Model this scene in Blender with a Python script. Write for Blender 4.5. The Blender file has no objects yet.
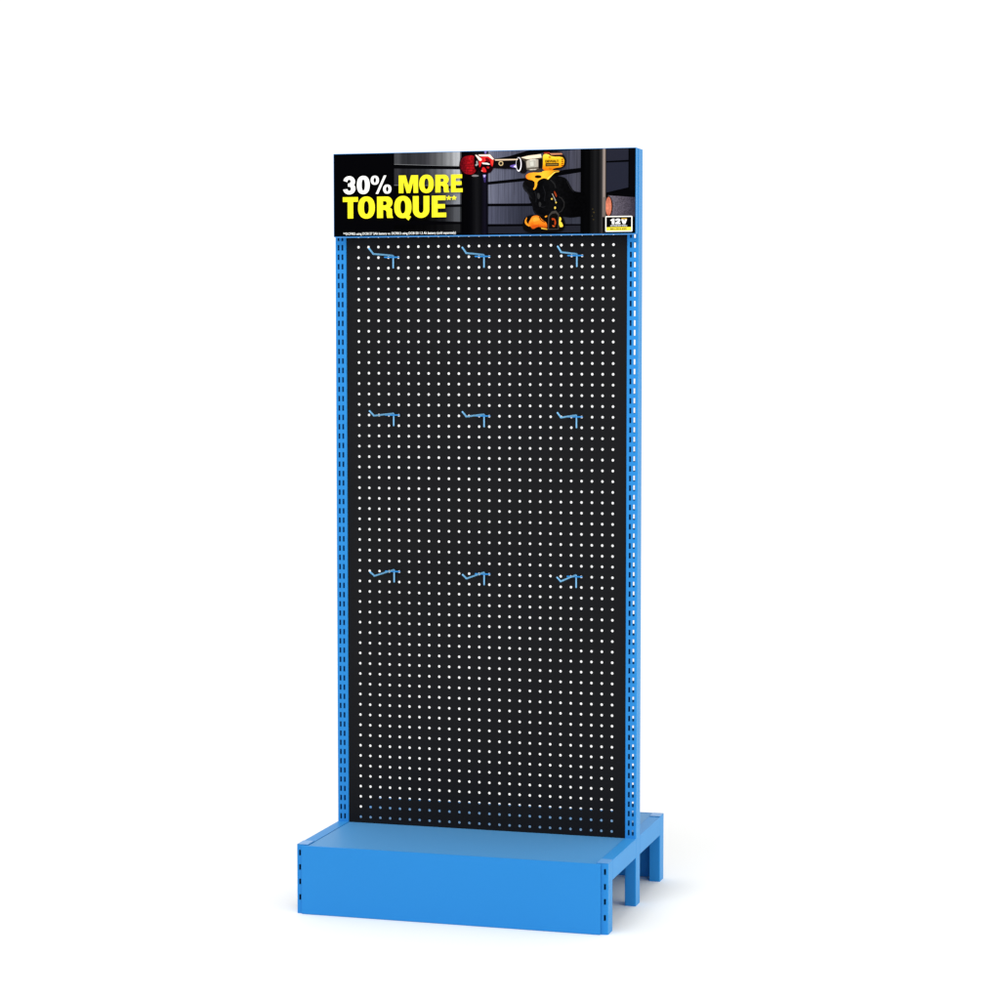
import bpy, math
from mathutils import Vector, Matrix
from mathutils.geometry import tessellate_polygon

scene = bpy.context.scene
COL = scene.collection
MM = 0.001

# ------------------------------------------------------------------ dimensions (millimetres)
XL, XR = -57.4, 685.0          # outer faces of the two uprights
UW, UD = 27.1, 42.7            # upright width and depth
UF = -4.0                      # front face of the uprights (the pegboard face is y = 0)
UB = UF + UD
TOP = 1769.0
FRONT, REAR = -283.4, 303.4    # front and rear faces of the base legs
LD = 42.8                      # base leg depth
H = 161.0                      # base height
BEAM = 44.8
PITCH = 25.0
ROW0 = 1549.4                  # first full row of holes under the sign
SLOT0, SLOTP = 1548.4, 22.52
SIGN_Y = -25.0
SX0, SX1, SZ0, SZ1 = -53.6, 683.6, 1572.9, 1769.8

# ------------------------------------------------------------------ materials
def lin(c):
    return tuple(((v / 255) / 12.92 if v / 255 <= 0.04045 else (((v / 255) + 0.055) / 1.055) ** 2.4) for v in c) + (1.0,)

def principled(name):
    m = bpy.data.materials.new(name); m.use_nodes = True
    return m, m.node_tree, m.node_tree.nodes['Principled BSDF']

def powder_coat(name, col, rough, spec, bump=0.02, scale=900.0, var=0.04, tint=None):
    m, nt, b = principled(name)
    N, L = nt.nodes, nt.links
    tc = N.new('ShaderNodeTexCoord')
    n1 = N.new('ShaderNodeTexNoise'); n1.inputs['Scale'].default_value = 3.0; n1.inputs['Detail'].default_value = 3
    L.new(tc.outputs['Object'], n1.inputs['Vector'])
    mx = N.new('ShaderNodeMix'); mx.data_type = 'RGBA'
    mx.inputs['A'].default_value = tuple(c * (1 - var) for c in col[:3]) + (1,)
    mx.inputs['B'].default_value = tuple(min(1, c * (1 + var)) for c in col[:3]) + (1,)
    L.new(n1.outputs['Fac'], mx.inputs['Factor'])
    L.new(mx.outputs['Result'], b.inputs['Base Color'])
    n2 = N.new('ShaderNodeTexNoise'); n2.inputs['Scale'].default_value = scale
    L.new(tc.outputs['Object'], n2.inputs['Vector'])
    bp = N.new('ShaderNodeBump'); bp.inputs['Strength'].default_value = bump; bp.inputs['Distance'].default_value = 0.0005
    L.new(n2.outputs['Fac'], bp.inputs['Height']); L.new(bp.outputs['Normal'], b.inputs['Normal'])
    b.inputs['Roughness'].default_value = rough
    b.inputs['Specular IOR Level'].default_value = spec
    if tint: b.inputs['Specular Tint'].default_value = tint + (1,)
    return m

BLUE = powder_coat('blue_powder_coat', (0.026, 0.228, 0.62), 0.42, 0.14, tint=(0.3, 0.95, 1.0))
CAP_LIT = powder_coat('highlit_blue', (0.06, 0.27, 0.66), 0.4, 0.5)  # lighter than the blue coat: highlight on caps and lip put into the colour
HOOKBLUE_LIT = powder_coat('lit_blue_wire', (0.18, 0.46, 0.79), 0.4, 0.4)  # bright light on arm and pin is coloured in; crossbar keeps plain blue
SHELF_LIT = powder_coat('toplit_blue_coat', (0.024, 0.225, 0.56), 0.5, 0.3, tint=(0.5, 0.95, 1.0))  # same blue coat; colour and sheen paint in the top's pale light
def add_sheen(m, weight, tint):
    b = m.node_tree.nodes['Principled BSDF']
    b.inputs['Sheen Weight'].default_value = weight; b.inputs['Sheen Roughness'].default_value = 0.45
    b.inputs['Sheen Tint'].default_value = tint + (1,)
BLACK = powder_coat('black_powder_coat', (0.0072, 0.0074, 0.009), 0.6, 0.07)
add_sheen(BLUE, 0.10, (0.3, 1.0, 0.9)); add_sheen(SHELF_LIT, 0.18, (0.8, 1.0, 0.92)); add_sheen(CAP_LIT, 0.24, (0.8, 1.0, 0.95))  # tinted sheen stands in for pale and cyan light at grazing angles
INK = {}
def ink(rgb, spec=0.0):
    if rgb not in INK:
        m, nt, b = principled('print_ink')
        N, L = nt.nodes, nt.links
        c = lin(rgb)
        tc = N.new('ShaderNodeTexCoord'); n = N.new('ShaderNodeTexNoise'); n.inputs['Scale'].default_value = 220
        L.new(tc.outputs['Object'], n.inputs['Vector'])
        mx = N.new('ShaderNodeMix'); mx.data_type = 'RGBA'; L.new(n.outputs['Fac'], mx.inputs['Factor'])
        mx.inputs['A'].default_value = tuple(v * 0.93 for v in c[:3]) + (1,)
        mx.inputs['B'].default_value = tuple(min(1, v * 1.07) for v in c[:3]) + (1,)
        L.new(mx.outputs['Result'], b.inputs['Base Color'])
        b.inputs['Roughness'].default_value = 0.5
        b.inputs['Specular IOR Level'].default_value = spec
        INK[rgb] = m
    return INK[rgb]

def photo_ink(name, stops, streak=60.0, streak_amt=0.5, fleck=0.0, axis='X'):
    """printed photo tone: ramp across the print (object coordinates), fine streaks up the sheet"""
    m, nt, b = principled(name); N, L = nt.nodes, nt.links
    tc = N.new('ShaderNodeTexCoord'); sp = N.new('ShaderNodeSeparateXYZ'); L.new(tc.outputs['Object'], sp.inputs[0])
    lo, hi = stops[0][0] * MM, stops[-1][0] * MM
    mr = N.new('ShaderNodeMapRange'); mr.inputs['From Min'].default_value = lo; mr.inputs['From Max'].default_value = hi
    L.new(sp.outputs[axis], mr.inputs['Value'])
    cr = N.new('ShaderNodeValToRGB'); e = cr.color_ramp.elements
    for i, (p, c) in enumerate(stops):
        q = (p - stops[0][0]) / (stops[-1][0] - stops[0][0])
        el = e[i] if i < 2 else e.new(q)
        el.position = q; el.color = lin(c)
    L.new(mr.outputs['Result'], cr.inputs['Fac'])
    mp = N.new('ShaderNodeMapping'); L.new(tc.outputs['Object'], mp.inputs['Vector'])
    mp.inputs['Scale'].default_value = (1, 1, 0.02 if not fleck else 1)
    n = N.new('ShaderNodeTexNoise'); n.inputs['Scale'].default_value = streak; n.inputs['Detail'].default_value = 4
    L.new(mp.outputs['Vector'], n.inputs['Vector'])
    m2 = N.new('ShaderNodeMapRange'); m2.inputs['From Min'].default_value = 0.3; m2.inputs['From Max'].default_value = 0.7
    m2.inputs['To Min'].default_value = 1 - streak_amt; m2.inputs['To Max'].default_value = 1 + streak_amt
    L.new(n.outputs['Fac'], m2.inputs['Value'])
    mu = N.new('ShaderNodeMix'); mu.data_type = 'RGBA'; mu.blend_type = 'MULTIPLY'; mu.inputs['Factor'].default_value = 1
    L.new(cr.outputs['Color'], mu.inputs['A']); L.new(m2.outputs['Result'], mu.inputs['B'])
    L.new(mu.outputs['Result'], b.inputs['Base Color'])
    b.inputs['Roughness'].default_value = 0.5; b.inputs['Specular IOR Level'].default_value = 0.0
    return m

def floor_material():
    m, nt, b = principled('white_studio_floor'); N, L = nt.nodes, nt.links
    tc = N.new('ShaderNodeTexCoord'); n = N.new('ShaderNodeTexNoise'); n.inputs['Scale'].default_value = 1.5
    L.new(tc.outputs['Object'], n.inputs['Vector'])
    mx = N.new('ShaderNodeMix'); mx.data_type = 'RGBA'; L.new(n.outputs['Fac'], mx.inputs['Factor'])
    mx.inputs['A'].default_value = (0.905, 0.905, 0.905, 1); mx.inputs['B'].default_value = (0.915, 0.915, 0.915, 1)
    L.new(mx.outputs['Result'], b.inputs['Base Color'])
    b.inputs['Roughness'].default_value = 0.6; b.inputs['Specular IOR Level'].default_value = 0.2
    return m

# ------------------------------------------------------------------ mesh builder
class MB:
    def __init__(s): s.v = []; s.f = []; s.mi = []
    def quad(s, pts, mi=0):
        k = len(s.v); s.v += [tuple(p) for p in pts]; s.f.append(tuple(range(k, k + len(pts)))); s.mi.append(mi)
    def box(s, x0, x1, y0, y1, z0, z1, b=0.0, mi=0):
        """box with chamfered edges of size b"""
        if b <= 0:
            P = [(x, y, z) for z in (z0, z1) for y in (y0, y1) for x in (x0, x1)]
            for q in ((0, 2, 3, 1), (4, 5, 7, 6), (0, 1, 5, 4), (2, 6, 7, 3), (0, 4, 6, 2), (1, 3, 7, 5)):
                s.quad([P[i] for i in q], mi)
            return
        import bmesh
        bm = bmesh.new(); bmesh.ops.create_cube(bm, size=1)
        for v in bm.verts:
            v.co = Vector(((x0 + x1) / 2 + v.co.x * (x1 - x0), (y0 + y1) / 2 + v.co.y * (y1 - y0), (z0 + z1) / 2 + v.co.z * (z1 - z0)))
        bmesh.ops.bevel(bm, geom=bm.edges[:], offset=b, segments=2, affect='EDGES', profile=0.6)
        k = len(s.v); bm.verts.index_update()
        s.v += [tuple(v.co) for v in bm.verts]
        for f in bm.faces: s.f.append(tuple(k + v.index for v in f.verts)); s.mi.append(mi)
        bm.free()
    def plate(s, xs, zs, holes, y0, y1):
        """solid plate y0..y1 on an x/z grid with the cells in `holes` cut out"""
        nx, nz = len(xs) - 1, len(zs) - 1
        solid = lambda i, j: 0 <= i < nx and 0 <= j < nz and (i, j) not in holes
        for i in range(nx):
            for j in range(nz):
                if not solid(i, j): continue
                a, b, c, d = xs[i], xs[i + 1], zs[j], zs[j + 1]
                s.quad([(a, y0, c), (b, y0, c), (b, y0, d), (a, y0, d)])
                s.quad([(a, y1, c), (a, y1, d), (b, y1, d), (b, y1, c)])
                if not solid(i - 1, j): s.quad([(a, y0, c), (a, y0, d), (a, y1, d), (a, y1, c)])
                if not solid(i + 1, j): s.quad([(b, y0, c), (b, y1, c), (b, y1, d), (b, y0, d)])
                if not solid(i, j - 1): s.quad([(a, y0, c), (a, y1, c), (b, y1, c), (b, y0, c)])
                if not solid(i, j + 1): s.quad([(a, y0, d), (b, y0, d), (b, y1, d), (a, y1, d)])
    def tube(s, pts, r, n=12):
        pts = [Vector(p) for p in pts]; rings = []
        for i, p in enumerate(pts):
            t = ((pts[i] - pts[i - 1]).normalized() if i else Vector()) + ((pts[i + 1] - pts[i]).normalized() if i < len(pts) - 1 else Vector())
            t.normalize()
            u = t.cross(Vector((1, 0, 0)) if abs(t.x) < 0.8 else Vector((0, 1, 0))).normalized(); w = t.cross(u)
            ends = [(1.0, 0)]
            if i == 0: ends = [(0.05, -r * .55), (0.6, -r * .45), (0.9, -r * .2), (1.0, 0)]
            if i == len(pts) - 1: ends = [(1.0, 0), (0.9, r * .2), (0.6, r * .45), (0.05, r * .55)]
            for k, off in ends:
                rings.append([p + t * off + (u * math.cos(a) + w * math.sin(a)) * r * k for a in [2 * math.pi * q / n for q in range(n)]])
        base = len(s.v)
        for R in rings: s.v += [tuple(p) for p in R]
        for i in range(len(rings) - 1):
            for q in range(n):
                a, b = base + i * n + q, base + i * n + (q + 1) % n
                s.f.append((a, b, b + n, a + n)); s.mi.append(0)
        s.f.append(tuple(base + q for q in range(n))); s.mi.append(0)
        s.f.append(tuple(base + (len(rings) - 1) * n + q for q in range(n))); s.mi.append(0)
    def flat(s, loops, y, mi=0):
        """flat shape in the x/z plane facing -y; loops after the first are holes"""
        L3 = [[Vector((x, z, 0)) for x, z in lp] for lp in loops]
        flatv = [p for lp in L3 for p in lp]; k = len(s.v)
        s.v += [(p.x, y, p.y) for p in flatv]
        for t in tessellate_polygon(L3):
            a, b, c = (flatv[i] for i in t)
            cr = (b - a).cross(c - a).z
            if abs(cr) < 1e-9: continue
            t = t if cr > 0 else t[::-1]
            s.f.append(tuple(k + i for i in t)); s.mi.append(mi)
    def build(s, name, mats, parent=None, origin=(0, 0, 0), smooth=False):
        me = bpy.data.meshes.new(name)
        o = Vector(origin)
        me.from_pydata([tuple((Vector(v) - o) * MM) for v in s.v], [], s.f)
        if not isinstance(mats, (list, tuple)): mats = [mats]
        for m in mats: me.materials.append(m)
        me.polygons.foreach_set('material_index', s.mi)
        if smooth: me.polygons.foreach_set('use_smooth', [True] * len(me.polygons))
        me.validate(); me.update()
        ob = bpy.data.objects.new(name, me); COL.objects.link(ob); ob.location = o * MM
        if parent: ob.parent = parent; ob.location = o * MM - parent_world(parent)
        return ob

def parent_world(p):
    w = Vector((0, 0, 0))
    while p: w += p.location; p = p.parent
    return w

def empty(name, loc):
    e = bpy.data.objects.new(name, None); COL.objects.link(e); e.location = Vector(loc) * MM
    e.empty_display_size = 0.05
    return e

# ------------------------------------------------------------------ the stand
CX = (XL + XR) / 2
stand = empty('display_stand', (CX, 0, 0))
stand['label'] = 'tall blue metal display stand with black pegboard, printed sign on top and low shelf base'
stand['category'] = 'display stand'

def shell(mb, x0, x1, y0, y1, z0, z1, r=2.2, seg=4):
    """the two sides and four rounded corners of a folded steel profile, with end caps"""
    def arc(cx, cy, a0, a1):
        return [(cx + r * math.cos(a0 + (a1 - a0) * i / seg), cy + r * math.sin(a0 + (a1 - a0) * i / seg)) for i in range(seg + 1)]
    right = arc(x1 - r, y0 + r, -math.pi / 2, 0) + arc(x1 - r, y1 - r, 0, math.pi / 2)
    left = arc(x0 + r, y1 - r, math.pi / 2, math.pi) + arc(x0 + r, y0 + r, math.pi, 1.5 * math.pi)
    for path in (right, left):
        for (a, b), (c, d) in zip(path, path[1:]):
            mb.quad([(a, b, z0), (c, d, z0), (c, d, z1), (a, b, z1)])
    ring = right + left
    mb.quad([(x, y, z1) for x, y in ring]); mb.quad([(x, y, z0) for x, y in reversed(ring)])
    return r

def slotted_profile(x0, x1, y0, y1, z0, z1, cols, rows, sw, sh, front=True, back=True, t=1.8, back_cols=None):
    mb = MB(); r = shell(mb, x0, x1, y0, y1, z0, z1)
    xs = [x0 + r]
    for c in cols: xs += [c - sw / 2, c + sw / 2]
    xs.append(x1 - r)
    zs = [z0]
    for c in sorted(rows): zs += [c - sh / 2, c + sh / 2]
    zs.append(z1)
    holes = {(1 + 2 * i, 1 + 2 * j) for i in range(len(cols)) for j in range(len(rows))}
    mb.plate(xs, zs, holes if front else set(), y0, y0 + t)
    bh = {h for h in holes if back_cols is None or (h[0] - 1) // 2 in back_cols}
    mb.plate(xs, zs, bh if back else set(), y1 - t, y1)
    return mb

rows = [SLOT0 - SLOTP * k for k in range(-9, 62)]
for x0, x1, outer in ((XL, XL + UW, 1), (XR - UW, XR, -1)):
    base = x0 if outer == 1 else x1
    cols = sorted([base + outer * 8.2, base + outer * 18.0])
    slotted_profile(x0, x1, UF, UB, 0, TOP, cols, rows, 4.7, 13.2, back_cols={1 if outer == 1 else 0}).build('upright', BLUE, stand, ((x0 + x1) / 2, (UF + UB) / 2, 0))

# pegboard: a thin folded steel sheet with real round holes
def pegboard():
    mb = MB(); r = 3.1; y0, y1 = 0.0, 0.9
    top_row = -8; nrow = 56 - top_row
    z_top = ROW0 - top_row * PITCH + PITCH / 2
    x0, x1 = -PITCH / 2, 25.5 * PITCH
    unit = []
    for k in range(16):
        a = math.radians(22.5 * k); c, s_ = math.cos(a), math.sin(a); q = 0.5 * PITCH / max(abs(c), abs(s_))
        unit.append(((q * c, q * s_), (r * c, r * s_)))
    for i in range(26):
        for j in range(top_row, 56):
            cx, cz = i * PITCH, ROW0 - j * PITCH
            for k in range(16):
                (a, b), (c, d) = unit[k]; (e, f), (g, h) = unit[(k + 1) % 16]
                a, e, c, g = a + cx, e + cx, c + cx, g + cx; b, f, d, h = b + cz, f + cz, d + cz, h + cz
                mb.quad([(c, y0, d), (a, y0, b), (e, y0, f), (g, y0, h)])
                mb.quad([(c, y1, d), (g, y1, h), (e, y1, f), (a, y1, b)])
                mb.quad([(c, y0, d), (g, y0, h), (g, y1, h), (c, y1, d)])
    zb = ROW0 - 55.5 * PITCH
    for y in (y0, y1):
        mb.quad([(XL + UW + .6, y, H - 9), (x0, y, H - 9), (x0, y, z_top), (XL + UW + .6, y, z_top)])
        mb.quad([(x1, y, H - 9), (XR - UW - .6, y, H - 9), (XR - UW - .6, y, z_top), (x1, y, z_top)])
        mb.quad([(x0, y, H - 9), (x1, y, H - 9), (x1, y, zb), (x0, y, zb)])
    # folded side and top flanges
    mb.box(XL + UW + .6, XL + UW + 1.6, 1.0, 18, H + .4, z_top); mb.box(XR - UW - 1.6, XR - UW - .6, 1.0, 18, H + .4, z_top)
    mb.box(XL + UW + 1.7, XR - UW - 1.7, 1.0, 18, z_top - 1, z_top)
    return mb
pegboard().build('pegboard', BLACK, stand, (CX, 0, H))

# base: legs, side beams, kick plates, shelf plates
leg_rows = [142.6, 108.8, 74.8, 38.3]
for x0, x1, outer in ((XL, XL + UW, 1), (XR - UW, XR, -1)):
    base = x0 if outer == 1 else x1
    cols = [base + outer * 7.6]
    for y0, y1, fr in ((FRONT, FRONT + LD, True), (REAR - LD, REAR, False)):
        m = slotted_profile(x0, x1, y0, y1, 0, H + .5, cols, leg_rows, 5.0, 13.2, front=fr, back=not fr)
        lg = m.build('base_leg', BLUE, stand, ((x0 + x1) / 2, (y0 + y1) / 2, 0))
        m = MB(); m.box(x0 + .5, x1 - .5, y0 + .5, y1 - .5, H + .55, H + 1.7, .5)
        m.build('leg_cap', CAP_LIT, lg, ((x0 + x1) / 2, (y0 + y1) / 2, H))
    for y0, y1 in ((FRONT + LD - .5, UF + .5), (UB - .5, REAR - LD + .5)):
        m = MB(); m.box(x0 + .1, x1 - .1, y0, y1, H - BEAM, H, 0.3)
        m.build('side_beam', BLUE, stand, ((x0 + x1) / 2, (y0 + y1) / 2, H - BEAM))
for sgn, face in ((-1, FRONT), (1, REAR)):
    m = MB(); y0, y1 = sorted((face + sgn * .4, face + sgn * 6.8))
    m.box(XL + 13.6, XR - 17.0, y0, y1, 0.4, H - .3, 1.0)
    # folded top return of the plate, under the shelf
    yy = sorted((face - sgn * 16, face + sgn * .35)); m.box(XL + UW + 1, XR - UW - 1, yy[0], yy[1], H - 5.5, H - 4)
    m.build('kick_plate', BLUE, stand, (CX, face, 0))
    m = MB(); ya, yb = sorted((sgn * 0 + (UF + 3.2 if sgn < 0 else UB - 18), face - sgn * .1))
    m.box(XL + UW + .8, XR - UW - .8, ya, yb, H - 2.6, H - .7, 0.8)
    for xx in (XL + UW + .9, XR - UW - 3.2):
        m.box(xx, xx + 1.5, ya + 4, yb - 4, H - 32, H - 2.7)
    m.build('base_shelf', SHELF_LIT, stand, (CX, (ya + yb) / 2, H))

# ------------------------------------------------------------------ header sign
m = MB()
m.box(SX0, SX1, SIGN_Y, UF - .1, SZ0, SZ1, 1.0)
sign = m.build('header_sign', BLUE, stand, (CX, 0, SZ0))
m = MB(); m.box(SX0 + 4, SX1 - .4, SIGN_Y - .4, SIGN_Y + 5, SZ0 - 1.7, SZ0 - .05, 0.5); m.build('sign_edge_strip', CAP_LIT, sign, (CX, SIGN_Y, SZ0))

W_, H_ = SX1 - SX0, SZ1 - SZ0
def pr(u, v):
    """artwork units (302.5 wide, about 84 high, slightly keystoned sheet) -> millimetres on the sign face"""
    s_ = (u - 333.5) / 302.5
    top = 153.0 - 5.9 * s_; bot = 237.2 - 3.4 * s_
    t = (v - top) / (bot - top)
    s2 = s_ + 0.025 * s_ * (1 - s_)
    s2 = min(max(s2, 0.0015), 0.9985); t = min(max(t, 0.006), 0.994)
    return SX0 + W_ * s2, SZ1 - H_ * t

class Print:
    """flat inks, each laid a hair above the one before"""
    def __init__(s, y): s.mb = MB(); s.mats = []; s.y = y
    def mi(s, m):
        if m not in s.mats: s.mats.append(m)
        return s.mats.index(m)
    def shape(s, pts, mat, holes=()):
        mat = ink(mat) if isinstance(mat, tuple) else mat
        s.y -= 0.03
        s.mb.flat([[pr(*p) for p in pts]] + [[pr(*p) for p in h] for h in holes], s.y, s.mi(mat))
    def mm(s, loops, mat, step=True):
        mat = ink(mat) if isinstance(mat, tuple) else mat
        if step: s.y -= 0.03
        s.mb.flat(loops, s.y, s.mi(mat))

def B(*pts): return [(450 + x / 5, 140 + y / 5) for x, y in pts]
def C(*pts): return [(515 + x / 10.52, 145 + y / 10.52) for x, y in pts]
def A(*pts): return [(320 + x / 5.88, 140 + y / 5.88) for x, y in pts]
def ell(cx, cy, rx, ry, n=28, a0=0, a1=360, e=1.0):
    out = []
    for i in range(n):
        a = math.radians(a0 + (a1 - a0) * i / (n if a1 - a0 == 360 else n - 1)); c, d = math.cos(a), math.sin(a)
        out.append((cx + rx * math.copysign(abs(c) ** e, c), cy + ry * math.copysign(abs(d) ** e, d)))
    return out
def smooth(pts, it=2):
    for _ in range(it):
        q = []
        for a, b in zip(pts, pts[1:] + pts[:1]):
            q += [(a[0] * .75 + b[0] * .25, a[1] * .75 + b[1] * .25), (a[0] * .25 + b[0] * .75, a[1] * .25 + b[1] * .75)]
        pts = q
    return pts

gx = lambda u: pr(u, 190)[0] - CX
gz = lambda v: pr(480, v)[1] - SZ0
P = Print(SIGN_Y - .05)
P.shape([(333, 150), (640, 140), (640, 240), (333, 240)], (4, 4, 6))
# corrugated metal wall, left of the first post
for yl0, yr0, yl1, yr1, tones in (
        (70, 55, 140, 152, ((74, 75, 80), (46, 47, 52), (62, 62, 68), (118, 120, 124), (196, 198, 204))),
        (164, 170, 264, 268, ((50, 51, 56), (38, 39, 44), (58, 60, 66), (120, 122, 130), (196, 200, 210))),
        (276, 284, 384, 376, ((5, 5, 6), (6, 6, 8), (16, 16, 20), (70, 72, 80), (150, 154, 165))),
        (402, 392, 470, 480, ((4, 4, 5), (4, 4, 5), (5, 5, 7), (30, 31, 36), (92, 95, 102))),
        (500, 494, 535, 545, ((4, 4, 5), (4, 4, 5), (6, 6, 8), (14, 14, 16), (28, 29, 32)))):
    mt = photo_ink('print_wall_tone', [(gx(u), tuple(int(k * .84) for k in c)) for u, c in zip((394.5, 408, 428, 446, 459), tones)], 110, .3)
    P.shape(A((440, yl0), (828, yr0), (828, yr1), (440, yl1)), mt)
    if yl0 < 200: P.shape(A((440, yl1 - 2.5), (828, yr1 - 2.5), (828, yr1), (440, yl1)), tones[3])
    P.shape(A((828, yr0), (836, yr0), (836, yr1), (828, yr1)), tuple(int(c * .4) for c in tones[4]))
# ribbed wall between the posts
slate = photo_ink('print_slate_tone', [(gx(489), (98, 100, 118)), (gx(500), (86, 88, 106)), (gx(520), (64, 66, 82)), (gx(560), (50, 51, 66)), (gx(581), (64, 64, 76))], 420, .35)
slate_d = photo_ink('print_slate_tone', [(gx(489), (70, 72, 90)), (gx(520), (42, 44, 57)), (gx(560), (42, 44, 56)), (gx(581), (50, 52, 64))], 420, .3)
P.shape(B((195, 30), (400, 30), (300, 78), (195, 98)), slate)
P.shape(B((195, 116), (330, 96), (480, 60), (655, 30), (655, 138), (580, 146), (380, 188), (195, 207)), slate)
P.shape(B((195, 222), (380, 204), (655, 160), (655, 262), (400, 316), (195, 317)), slate)
P.shape(B((195, 331), (400, 330), (655, 320), (655, 420), (195, 420)), slate_d)
P.shape(B((195, 433), (655, 428), (655, 462), (195, 468)), (30, 31, 40))
# first post
post = photo_ink('print_post_tone', [(gx(462), (3, 3, 4)), (gx(472), (4, 4, 6)), (gx(478), (20, 20, 23)), (gx(482), (8, 8, 11)), (gx(485.5), (16, 14, 26)), (gx(489), (3, 3, 5))], 90, .3)
P.shape(B((62, 20), (195, 20), (195, 480), (62, 480)), post)
P.shape(B((176, 44), (188, 44), (186, 66), (178, 66)), (110, 96, 170))
P.shape(B((168, 172), (186, 170), (182, 210), (176, 210)), (52, 40, 96))
P.shape(B((170, 172), (183, 172), (180, 184), (173, 184)), (178, 166, 225))
# second post, strip of light, dark wall and sleeve on the right
post2 = photo_ink('print_post_tone', [(gx(581), (3, 3, 4)), (gx(590), (5, 5, 6)), (gx(596), (26, 26, 28)), (gx(599), (14, 14, 16)), (gx(602.3), (44, 42, 43)), (gx(603.5), (122, 112, 108)), (gx(605), (134, 120, 114)), (gx(606.2), (20, 18, 20))], 90, .3)
P.shape(B((655, 20), (781, 20), (781, 480), (655, 480)), post2)
P.shape(B((783, 30), (892, 30), (892, 98), (783, 104)), (33, 34, 46))
P.shape(B((783, 112), (892, 108), (892, 236), (783, 262)), (32, 34, 47))
P.shape(B((900, 30), (925, 30), (925, 250), (900, 250)), (8, 8, 12))
sleeve = photo_ink('print_sleeve_tone', [(gx(606), (98, 92, 104)), (gx(620), (80, 74, 86)), (gx(635.5), (46, 42, 54))], 380, .45, fleck=1)
P.shape(smooth(B((788, 276), (800, 277), (925, 286), (932, 286), (932, 384), (925, 384), (800, 384), (786, 384)), 1), sleeve)
P.shape([(450 + (x) / 5, 140 + y / 5) for x, y in ell(792, 332, 24, 54)], (14, 10, 10))
P.shape([(450 + (x) / 5, 140 + y / 5) for x, y in ell(795, 332, 15, 48)], (198, 112, 86))
P.shape(B((768, 285), (781, 285), (781, 385), (768, 385)), (104, 94, 90))
P.shape(B((764, 385), (783, 385), (783, 470), (764, 470)), (14, 12, 12))
for x, y, r in ((716, 345, 4), (722, 362, 5), (714, 380, 3), (720, 398, 4)):
    P.shape([(450 + a / 5, 140 + b / 5) for a, b in ell(x, y, r, r * .8, 8)], (58, 50, 30))
skin = photo_ink('print_skin_tone', [(gz(222), (150, 70, 54)), (gz(210), (206, 122, 96)), (gz(200), (176, 96, 76))], 300, .2, fleck=1, axis='Z')
P.shape([(450 + (x) / 5, 140 + y / 5) for x, y in ell(795, 332, 13, 46)], skin)
# gloved hand
glove = photo_ink('print_glove_tone', [(gx(523), (15, 15, 17)), (gx(540), (6, 6, 8)), (gx(552), (11, 11, 13)), (gx(575), (4, 4, 5))], 160, .35, fleck=1)
P.shape(smooth(C((100, 372), (85, 430), (112, 480), (150, 512), (160, 575), (190, 622), (200, 700), (240, 742), (330, 752), (400, 720), (470, 748), (600, 768), (690, 752), (760, 760), (760, 500), (690, 495), (625, 485), (592, 430), (562, 368), (520, 332), (400, 316), (300, 340), (200, 360))), glove)
for pts in (((96, 440), (104, 436), (150, 498), (188, 560), (184, 564), (142, 510)), ((212, 480), (218, 478), (236, 540), (232, 600), (226, 600), (230, 542)),
            ((300, 430), (306, 426), (330, 500), (322, 590), (316, 588), (324, 502)), ((548, 372), (554, 370), (588, 440), (626, 492), (622, 496), (582, 446)),
            ((206, 690), (212, 688), (242, 728), (330, 742), (330, 746), (238, 734)), ((270, 640), (300, 650), (330, 640), (330, 646), (300, 658), (268, 648))):
    P.shape(C(*pts), (26, 26, 30))
for pts in (((240, 505), (262, 500), (275, 540), (262, 572), (246, 560)), ((258, 600), (280, 596), (288, 630), (270, 655), (260, 640))):
    P.shape(smooth(C(*pts)), (40, 40, 42))
P.shape(C((375, 360), (395, 365), (430, 405), (442, 450), (432, 452), (418, 412), (388, 380)), (30, 30, 32))
P.shape(C((470, 540), (500, 552), (530, 600), (528, 650), (500, 700), (468, 715), (466, 708), (494, 690), (518, 645), (520, 606), (494, 562), (468, 548)), (34, 33, 34))
# power tool: red ratchet head
P.shape(smooth(B((52, 105), (64, 78), (100, 68), (140, 70), (150, 120), (142, 170), (100, 178), (66, 168), (50, 140))), (16, 4, 6))
red = photo_ink('print_red_tone', [(gx(460), (44, 5, 10)), (gx(465), (104, 10, 20)), (gx(472), (158, 16, 24)), (gx(477), (110, 10, 16))], 300, .55, fleck=1)
P.shape(smooth(B((56, 108), (70, 82), (100, 74), (132, 76), (140, 120), (132, 164), (100, 172), (70, 160), (55, 135))), red)
for k in range(4):
    P.shape(B((64, 118 + 13 * k), (128, 116 + 13 * k), (124, 118 + 13 * k), (66, 120 + 13 * k)), (60, 8, 14))
def D(*pts): return [(455 + x / 22.22, 148 + y / 22.22) for x, y in pts]
P.shape(smooth(D((440, 190), (480, 160), (560, 300), (580, 420), (520, 520), (440, 420), (450, 300)), 1), (8, 5, 7))
P.shape(D((490, 290), (520, 270), (535, 310), (515, 340), (545, 330), (540, 360), (500, 390), (470, 380), (480, 350), (505, 335)), (150, 146, 148))
P.shape(smooth(D((500, 150), (800, 130), (915, 250), (915, 360), (860, 480), (790, 560), (600, 540), (560, 440), (545, 280)), 1), (22, 4, 8))
P.shape(smooth(D((560, 180), (820, 180), (900, 270), (905, 350), (850, 410), (812, 360), (800, 260), (740, 210), (690, 300), (610, 320), (590, 410), (560, 420), (550, 280)), 1), (200, 26, 30))
P.shape(smooth(D((830, 260), (885, 262), (890, 340), (850, 370), (828, 330)), 1), (236, 62, 48))
P.shape(smooth(D((640, 190), (720, 190), (720, 280), (650, 290)), 1), (214, 40, 40))
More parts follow.
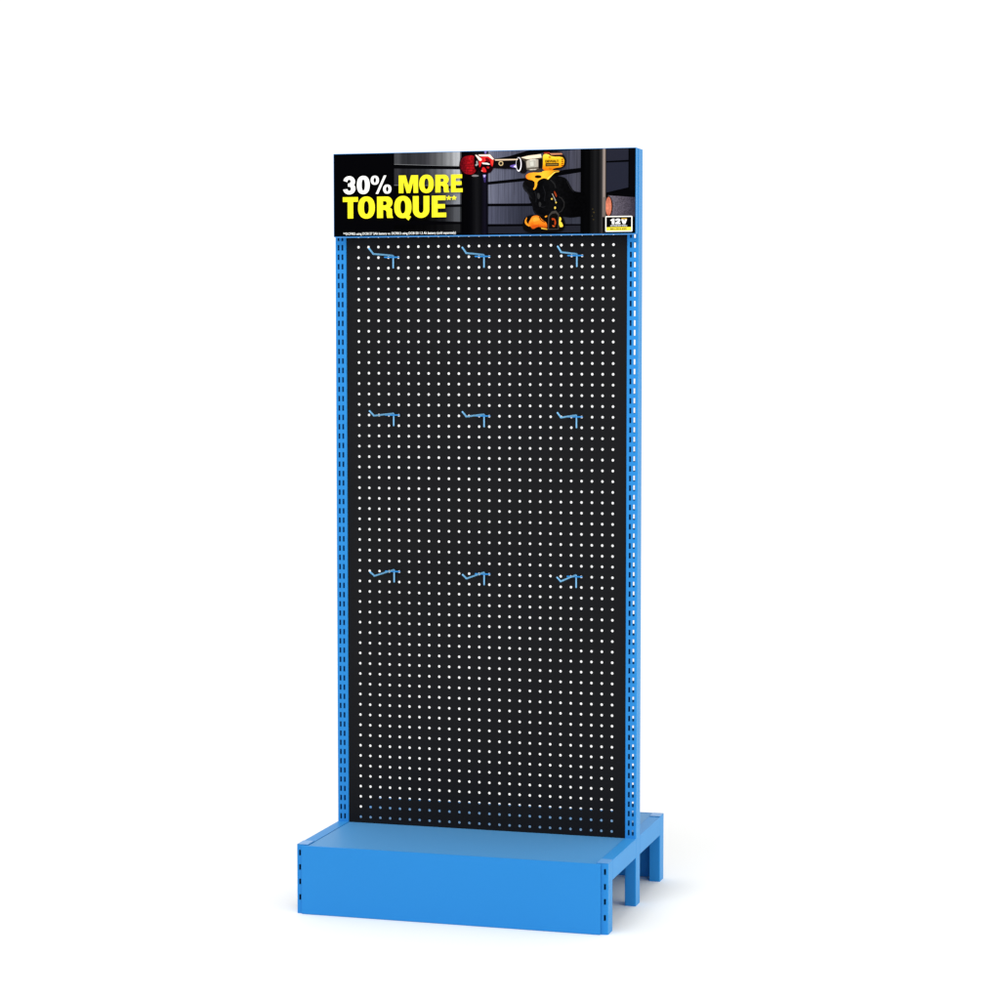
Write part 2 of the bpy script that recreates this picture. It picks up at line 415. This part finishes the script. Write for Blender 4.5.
P.shape(smooth(D((690, 200), (790, 230), (800, 300), (720, 290)), 1), (110, 8, 14))
P.shape(D((470, 140), (510, 145), (620, 235), (610, 275), (560, 270)), (252, 222, 212))
P.shape(D((540, 135), (800, 130), (892, 236), (860, 250), (760, 176), (570, 172)), (252, 218, 206))
P.shape(D((618, 315), (740, 318), (805, 350), (780, 362), (640, 345)), (246, 236, 232))
P.shape(smooth(D((630, 350), (780, 366), (740, 400), (650, 390)), 1), (10, 4, 6))
P.shape(smooth(D((630, 410), (690, 425), (730, 510), (700, 535), (610, 515)), 1), (206, 34, 36))
P.shape(smooth(D((720, 400), (800, 410), (770, 450), (735, 440)), 1), (170, 24, 26))
P.shape(smooth(D((605, 480), (640, 490), (640, 515), (612, 508)), 1), (244, 130, 120))
P.shape(smooth(B((112, 176), (128, 170), (152, 176), (144, 181), (120, 182)), 1), (120, 118, 120))
# shaft and chuck
P.shape(B((224, 94), (352, 92), (352, 144), (270, 142), (218, 138)), (11, 9, 12))
P.shape(B((228, 94), (352, 92), (352, 98), (232, 101)), (214, 190, 164))
P.shape([(450 + a / 5, 140 + b / 5) for a, b in ell(260, 115, 12, 12, 20)], (196, 172, 128), holes=[[(450 + a / 5, 140 + b / 5) for a, b in ell(260, 115, 7.5, 7.5, 16)]])
P.shape(smooth(B((296, 128), (345, 116), (350, 132), (330, 139)), 1), (104, 84, 168))
P.shape(smooth(B((318, 130), (348, 120), (350, 134), (336, 137)), 1), (226, 220, 250))
P.shape(smooth(C((30, 150), (70, 130), (130, 140), (140, 200), (135, 290), (80, 300), (50, 270), (20, 240)), 2), (14, 12, 13))
P.shape([(515 + a / 10.52, 145 + b / 10.52) for a, b in ell(50, 200, 30, 76)], (236, 232, 240), holes=[[(515 + a / 10.52, 145 + b / 10.52) for a, b in ell(47, 196, 23, 66)]])
# gear housing
sil = photo_ink('print_metal_tone', [(gx(523), (90, 84, 78)), (gx(528), (178, 170, 158)), (gx(534), (206, 202, 192)), (gx(540), (140, 132, 120))], 300, .25)
P.shape(smooth(C((62, 125), (150, 105), (280, 92), (296, 150), (290, 260), (250, 270), (130, 270), (122, 170), (80, 150)), 1), (60, 54, 46))
P.shape(C((72, 128), (150, 108), (282, 92), (290, 128), (262, 132), (140, 146)), (232, 214, 190))
P.shape(smooth(C((128, 152), (250, 138), (262, 170), (258, 258), (140, 262), (130, 210)), 1), sil)
P.shape(C((160, 164), (224, 158), (228, 226), (166, 234)), (164, 162, 152))
P.shape(C((168, 172), (206, 168), (208, 214), (172, 220)), (196, 196, 186))
P.shape(C((130, 236), (258, 226), (258, 246), (134, 256)), (96, 90, 80))
P.shape(C((256, 148), (296, 142), (296, 236), (268, 246), (256, 236)), (13, 11, 10))
# yellow motor body
P.shape(smooth(C((300, 80), (340, 68), (400, 70), (470, 66), (510, 90), (545, 140), (545, 190), (524, 236), (420, 262), (320, 264)), 1), (15, 13, 11))
yel = photo_ink('print_yellow_tone', [(gz(170), (206, 110, 14)), (gz(166), (232, 158, 22)), (gz(160), (246, 190, 34)), (gz(154), (252, 214, 84))], 90, .14, fleck=1, axis='Z')
P.shape(smooth(C((300, 96), (350, 88), (400, 120), (496, 118), (528, 146), (526, 196), (506, 230), (420, 240), (396, 268), (296, 268), (306, 180)), 1), yel)
P.shape(C((312, 74), (370, 72), (384, 86), (316, 90)), (150, 40, 30))
P.shape(C((372, 84), (498, 82), (510, 96), (390, 100)), (196, 128, 96))
P.shape(C((384, 100), (500, 98), (508, 110), (400, 112)), (52, 26, 14))
P.shape(C((330, 188), (472, 186), (470, 218), (330, 222)), (44, 34, 16))
P.shape(C((340, 199), (462, 196), (462, 208), (340, 211)), (128, 106, 52))
for k in range(4):
    P.shape(C((496, 142 + 22 * k), (518, 140 + 22 * k), (518, 152 + 22 * k), (496, 154 + 22 * k)), (140, 66, 14))
P.shape([(515 + a / 10.52, 145 + b / 10.52) for a, b in ell(374, 124, 12, 10, 12)], (190, 120, 20))
P.shape([(515 + a / 10.52, 145 + b / 10.52) for a, b in ell(376, 242, 14, 8, 12)], (190, 104, 20))
# trigger housing, grip stripe
org = photo_ink('print_orange_tone', [(gx(526), (232, 104, 24)), (gx(532), (250, 160, 34)), (gx(545), (252, 186, 50)), (gx(552), (236, 150, 30))], 80, .12)
P.shape(smooth(C((122, 310), (180, 284), (290, 288), (304, 268), (430, 262), (480, 266), (474, 280), (430, 286), (352, 362), (340, 350), (300, 346), (246, 378), (242, 432), (216, 472), (200, 464), (220, 430), (216, 372), (130, 356)), 1), org)
P.shape([(515 + a / 10.52, 145 + b / 10.52) for a, b in ell(254, 331, 36, 17, 20)], (16, 10, 6))
P.shape(C((362, 336), (424, 270), (476, 268), (470, 276), (430, 280), (368, 346)), (34, 24, 10))
P.shape(C((350, 358), (352, 346), (424, 278), (470, 274), (470, 280), (432, 284), (358, 362)), (252, 214, 84))
P.shape(smooth(C((116, 366), (200, 370), (214, 410), (196, 440), (150, 430), (112, 400)), 1), (10, 9, 10))
P.shape(smooth(C((416, 486), (430, 484), (452, 530), (446, 548), (436, 540)), 1), (140, 50, 20))
P.shape(C((398, 512), (404, 508), (440, 580), (436, 600), (424, 566)), (150, 148, 142))
for x, y, a, b in ((398, 566, 13, 12), (442, 604, 10, 12), (432, 660, 13, 18)):
    P.shape([(515 + p / 10.52, 145 + q / 10.52) for p, q in ell(x, y, a * .75, b * .8, 8)], (222, 190, 84))
# battery foot
batt = photo_ink('print_battery_tone', [(gz(230), (150, 56, 10)), (gz(225), (226, 112, 24)), (gz(219), (246, 140, 38)), (gz(215), (200, 90, 20))], 120, .22, fleck=1, axis='Z')
P.shape(smooth(C((100, 800), (120, 760), (190, 732), (300, 745), (470, 700), (540, 800), (530, 880), (480, 920), (200, 932), (100, 900), (92, 840)), 1), (10, 8, 8))
P.shape(smooth(C((150, 830), (176, 780), (196, 744), (262, 740), (300, 790), (346, 818), (352, 884), (296, 868), (250, 858), (200, 892), (176, 860)), 1), batt)
P.shape(smooth(C((196, 770), (240, 752), (276, 790), (240, 800), (206, 812)), 1), (250, 156, 52))
P.shape(smooth(C((180, 850), (240, 836), (300, 852), (250, 862), (202, 886)), 1), (196, 78, 18))
P.shape(smooth(C((112, 800), (134, 760), (140, 764), (126, 806), (170, 850), (164, 862), (122, 836)), 1), (236, 142, 34))
P.shape(C((270, 752), (290, 790), (330, 812), (322, 816), (284, 796), (262, 756)), (40, 18, 6))
P.shape(C((285, 870), (352, 884), (350, 892), (290, 884)), (222, 180, 66))
P.shape(smooth(C((322, 750), (350, 740), (348, 756), (330, 764)), 1), (238, 150, 40))
P.shape(C((362, 744), (396, 700), (440, 688), (474, 728), (470, 890), (356, 892)), (58, 54, 52))
P.shape(C((372, 752), (402, 722), (440, 716), (464, 742), (462, 882), (366, 884)), (12, 10, 10))
P.shape(smooth(C((396, 768), (430, 772), (444, 810), (440, 840), (424, 846), (428, 812), (410, 800), (398, 786)), 1), (168, 60, 20))
P.shape(smooth(C((400, 840), (424, 850), (436, 856), (412, 866)), 1), (196, 84, 30))
P.shape(smooth(C((404, 790), (424, 788), (430, 812), (412, 818)), 1), (14, 10, 9))
P.shape(smooth(C((474, 756), (494, 762), (500, 790), (486, 800), (508, 822), (520, 862), (474, 866)), 1), (246, 208, 66))
pic = P.mb.build('printed_picture', P.mats, sign, (CX, SIGN_Y, SZ0))

# ---------------------------------------------------------------- lettering
def box_loop(x0, x1, z0, z1): return [(x0, z0), (x1, z0), (x1, z1), (x0, z1)]
def arcp(cx, cz, rx, rz, a0, a1, n=14): return [(cx + rx * math.cos(math.radians(a0 + (a1 - a0) * i / n)), cz + rz * math.sin(math.radians(a0 + (a1 - a0) * i / n))) for i in range(n + 1)]
def g_T(): return [[[(0, 1), (0, .78), (.32, .78), (.32, 0), (.68, 0), (.68, .78), (1, .78), (1, 1)]]]
def g_E(): return [[[(0, 0), (0, 1), (.96, 1), (.96, .79), (.40, .79), (.40, .61), (.91, .61), (.91, .41), (.40, .41), (.40, .21), (1, .21), (1, 0)]]]
def g_M(): return [[[(0, 0), (0, 1), (.36, 1), (.5, .42), (.64, 1), (1, 1), (1, 0), (.76, 0), (.76, .66), (.59, 0), (.41, 0), (.24, .66), (.24, 0)]]]
def g_O(): return [[ell(.5, .5, .5, .52, 36, e=.88), ell(.5, .5, .15, .31, 24, e=.85)]]
def g_Q(): return g_O() + [[[(.52, .20), (.70, .29), (.84, .12), (.97, .04), (.82, -.13), (.62, .02)]]]
def g_U(): return [[[(0, 1), (0, .34)] + arcp(.5, .34, .5, .36, 180, 360) + [(1, .34), (1, 1), (.65, 1), (.65, .36)] + arcp(.5, .36, .15, .16, 0, -180) + [(.35, .36), (.35, 1)]]]
def g_R(): return [[[(0, 0), (0, 1), (.62, 1)] + arcp(.62, .73, .34, .27, 90, -60) + [(.93, .40), (.94, .12), (1, 0), (.63, 0), (.60, .12), (.59, .30), (.50, .38), (.37, .38), (.37, 0)],
                    [(.37, .79), (.50, .79)] + arcp(.50, .69, .11, .10, 90, -90) + [(.37, .59)]]]
def g_3(): return [[arcp(.5, .70, .48, .32, 168, -38) + arcp(.5, .30, .5, .33, 38, -172) + [(.36, .28)] + arcp(.5, .29, .15, .12, 180, 400) + [(.56, .42), (.40, .42), (.40, .60), (.55, .60)] + arcp(.49, .72, .14, .10, -60, 180) + [(.34, .68)]]]
def g_0(): return [[ell(.5, .5, .5, .52, 36, e=.86), ell(.5, .5, .13, .32, 24, e=.85)]]
def g_pct(): return [[ell(.2, .76, .2, .26, 28, e=.9), ell(.2, .76, .065, .15, 20)], [[(.24, -.02), (.36, -.02), (.76, 1.02), (.64, 1.02)]], [ell(.8, .24, .2, .26, 28, e=.9), ell(.8, .24, .065, .15, 20)]]
def g_star():
    o = []
    for k in range(5):
        a = math.radians(90 + 72 * k); b = a + math.radians(36)
        p = math.radians(10)
        o += [(.5 + .5 * math.cos(a + 0.25), .5 + .5 * math.sin(a + 0.25)), (.5 + .2 * math.cos(b), .5 + .2 * math.sin(b))]
        o.insert(len(o) - 2, (.5 + .5 * math.cos(a - 0.25), .5 + .5 * math.sin(a - 0.25)))
    return [[o]]

def put(glyph, x0, x1, zt, zb, col):
    global LT
    for loops in glyph:
        LT.mm([[(SX0 + x0 + (x1 - x0) * a, SZ1 - zb + (zb - zt) * b) for a, b in lp] for lp in loops], col)
WHITE_, YEL_ = (252, 252, 252), (255, 240, 44)
def xm(X): # letter edge measured along the printed sheet -> mm from its left end
    s_ = (320 + X / 5.88 - 333.5) / 302.5
    return W_ * (s_ + 0.025 * s_ * (1 - s_))
LETTER_Y = SIGN_Y - 4.0
for label, col, words in (('white heavy 30% lettering', WHITE_, (((g_3, 140, 213), (g_0, 222, 298), (g_pct, 304, 426)),)),
                          ('yellow heavy MORE lettering', YEL_, (((g_M, 470, 584), (g_O, 591, 676), (g_R, 686, 768), (g_E, 778, 846)),)),
                          ('yellow heavy TORQUE lettering with two asterisks', YEL_, (((g_T, 138, 228), (g_O, 228, 328), (g_R, 341, 436), (g_Q, 443, 545), (g_U, 553, 650), (g_E, 665, 750), (g_star, 750, 780), (g_star, 781, 811)),))):
    LT = Print(LETTER_Y)
    for g, a, b in words[0]:
        if g is g_star: zt, zb = 103.4, 114.0
        elif 'TORQUE' in label: zt, zb = 103.0, 153.2
        else: zt, zb = 54.2, 95.4
        put(g(), xm(a), xm(b), zt, zb, col)
    ob = LT.mb.build('lettering', LT.mats, sign, (CX, SIGN_Y, SZ0)); ob['label'] = label

def text_loops(body, x0, x1, z_base, cap_h, y, mat, mb, mi, offset=0.0):
    """built-in font turned into flat faces, fitted between x0 and x1"""
    cu = bpy.data.curves.new('lettering_source', 'FONT'); cu.body = body; cu.size = 1.0; cu.offset = offset; cu.resolution_u = 4
    ob = bpy.data.objects.new('lettering_source', cu); COL.objects.link(ob)
    dg = bpy.context.evaluated_depsgraph_get(); me = bpy.data.meshes.new_from_object(ob.evaluated_get(dg))
    xs = [v.co.x for v in me.vertices]; lo, hi = min(xs), max(xs)
    k = (x1 - x0) / (hi - lo); kz = cap_h / 0.73
    base = len(mb.v)
    for v in me.vertices: mb.v.append((x0 + (v.co.x - lo) * k, y, z_base + v.co.y * kz))
    for p in me.polygons:
        idx = [base + i for i in p.vertices]
        mb.f.append(tuple(idx)); mb.mi.append(mi)
    bpy.data.objects.remove(ob); bpy.data.curves.remove(cu); bpy.data.meshes.remove(me)

m = MB()
text_loops('**DCF902 using DCB127 2Ah battery vs. DCF813 using DCB120 1.3 Ah battery (sold separately)', SX0 + xm(140), SX0 + xm(806), SZ1 - 192.2, 5.6, LETTER_Y, None, m, 0, .012)
m.build('small_print', ink(WHITE_), sign, (CX, SIGN_Y, SZ0))
# maker's name on the tool body
x0, z0 = pr(515 + 330 / 10.52, 145 + 180 / 10.52); x1, z1 = pr(515 + 470 / 10.52, 145 + 150 / 10.52)
m = MB(); text_loops('DEWALT', x0, x1, z0, (z1 - z0) * .92, LETTER_Y - .4, None, m, 0, .03)
m.build('tool_lettering', ink((20, 16, 8)), sign, (CX, SIGN_Y, SZ0))

# voltage badge
BD = Print(SIGN_Y - 3.0)
def rr(x0, x1, z0, z1, r):
    return [p for cx, cz, a in ((x1 - r, z1 - r, 0), (x0 + r, z1 - r, 90), (x0 + r, z0 + r, 180), (x1 - r, z0 + r, 270)) for p in arcp(cx, cz, r, r, a, a + 90, 4)]
bx0, bz1 = pr(606.0, 216.2); bx1, bz0 = pr(632.8, 231.7)
BD.mm([rr(bx0, bx1, bz0, bz1, 2.2)], (244, 242, 236))
h = bz1 - bz0
BD.mm([rr(bx0 + 2.4, bx1 - 2.6, bz0 + 2.4, bz1 - 2.4, .8)], (6, 6, 7))
BD.mm([box_loop(bx0 + 2.4, bx1 - 2.6, bz0 + 2.4, bz0 + h * .29)], (252, 226, 72))
BD.mm([box_loop(bx0 + 13, bx1 - 16, bz0 + h * .415, bz0 + h * .435)], (200, 200, 200))
BD.y -= .05
wi, ye, bk = BD.mi(ink(WHITE_)), BD.mi(ink((228, 176, 40))), BD.mi(ink((60, 46, 8)))
w = bx1 - bx0
def at(x0_, x1_, pts): return [(bx0 + w * (x0_ + (x1_ - x0_) * a), bz0 + h * (.49 + .34 * b)) for a, b in pts]
BD.mm([at(.19, .34, [(.35, 0), (.35, .62), (0, .62), (0, .80), (.30, .86), (.45, 1), (1, 1), (1, 0)])], WHITE_)
BD.mm([at(.37, .56, [(0, 0), (0, .24), (.42, .50), (.60, .66), (.52, .76), (.40, .74), (.34, .62), (0, .64), (.10, .90), (.32, 1), (.70, 1), (.95, .86), (.98, .62), (.84, .46), (.52, .26), (1, .26), (1, 0)])], WHITE_)
v0, v1, vb, vt = bx0 + w * .59, bx0 + w * .80, bz0 + h * .49, bz0 + h * .78
BD.mm([[(v0, vt), (v0 + 5.2, vt), ((v0 + v1) / 2, vb + 4.2), (v1 - 5.2, vt), (v1, vt), ((v0 + v1) / 2 + 2.8, vb), ((v0 + v1) / 2 - 2.8, vb)]], WHITE_)
BD.mm([[(v0, vt + .5), (v1, vt + .5), (v1 - .8, vt + 2.2), (v0 + .8, vt + 2.2)]], (228, 176, 40))
BD.y -= .03
text_loops('LITHIUM ION', bx0 + w * .19, bx0 + w * .80, bz0 + h * .345, h * .065, BD.y, None, BD.mb, wi, .02)
text_loops('BRUSHLESS', bx0 + w * .19, bx0 + w * .79, bz0 + h * .13, h * .10, BD.y, None, BD.mb, bk, .03)
BD.mb.build('voltage_badge', BD.mats, sign, (CX, SIGN_Y, SZ0))

# ------------------------------------------------------------------ peg hooks
def make_hook():
    root = empty('peg_hook', (0, 0, 0))
    r = 1.95
    m = MB(); pts = [(0, -3.4, 4.2), (0, -8, 4.3), (0, -144, 3.6)]
    pts += [(0, -146.5, 3.8), (0, -148.4, 4.6), (0, -150, 5.9), (0, -175.5, 15.4)]
    m.tube(pts, r); m.build('wire_arm', HOOKBLUE_LIT, root, smooth=True)
    m = MB(); m.tube([(-12.5, 7, .4), (-12.5, -1.5, .4), (-13.5, -3.4, .4), (-21, -4.4, .6)], 1.7)
    m.tube([(-14, -4.0, .4), (14, -4.0, .4)], 1.7)
    m.tube([(15.3, -4, .4), (13.4, -3.4, .4), (12.5, -1.5, .4), (12.5, 7, .4)], 1.7)
    m.build('crossbar', BLUE, root, smooth=True)
    m = MB(); m.tube([(0.8, -3.2, 4.0), (0.8, -3.2, -25.2)], 1.85); m.build('locking_pin', HOOKBLUE_LIT, root, smooth=True)
    return root
proto = make_hook()
first = True
RN = {1: 'top', 16: 'middle', 31: 'bottom'}
for row in (1, 16, 31):
    for c, side in ((3.5, 'nearest the left upright'), (12.5, 'midway between the uprights'), (21.5, 'nearest the right upright')):
        if first: h_ = proto; first = False
        else:
            h_ = proto.copy(); COL.objects.link(h_)
            for ch in proto.children:
                cc = ch.copy(); COL.objects.link(cc); cc.parent = h_
        h_.location = Vector((c * PITCH, 0, ROW0 - row * PITCH)) * MM
        h_['label'] = f'blue wire peg hook in the {RN[row]} row on the black pegboard, {side}'
        h_['category'] = 'peg hook'
        h_['group'] = 'wire hooks on the pegboard'

# ------------------------------------------------------------------ floor, camera, light
m = MB(); S = 60000
m.quad([(-S, -S, 0), (S, -S, 0), (S, S, 0), (-S, S, 0)])
fl = m.build('floor', floor_material()); fl['kind'] = 'structure'

cam = bpy.data.cameras.new('camera'); co = bpy.data.objects.new('camera', cam); COL.objects.link(co)
co.location = (1.91685, -5.43551, 1.34406)
co.rotation_euler = (math.pi / 2 - 0.0693, 0, 0.2804)
cam.sensor_width = 36; cam.lens = 2398.7 / 1000 * 36; cam.clip_end = 500
scene.camera = co

wd = bpy.data.worlds.new('World'); scene.world = wd; wd.use_nodes = True
wd.node_tree.nodes['Background'].inputs['Color'].default_value = (1, 1, 1, 1)
wd.node_tree.nodes['Background'].inputs['Strength'].default_value = 1.12

def area(name, loc, target, size, power, col=(1, 1, 1)):
    l = bpy.data.lights.new(name, 'AREA'); l.shape = 'SQUARE'; l.size = size; l.energy = power; l.color = col
    o = bpy.data.objects.new(name, l); COL.objects.link(o); o.location = loc
    o.rotation_euler = (Vector(target) - Vector(loc)).to_track_quat('-Z', 'Y').to_euler()
    return o
area('overhead_fill', (0.3, -1.6, 3.6), (0.3, -0.4, 0), 1.6, 42, (1.0, 0.98, 0.88))  # added fill, no visible source: lifts floor and base top
area('side_fill', (3.2, -0.5, 0.45), (0.6, 0, 0.0), 0.8, 15, (0.8, 1.0, 0.6))  # added low fill from the right, brightens under-shelf floor and tints the sides

vs = scene.view_settings
vs.view_transform = 'Standard'; vs.look = 'None'; vs.exposure = 0; vs.gamma = 1; vs.use_curve_mapping = False
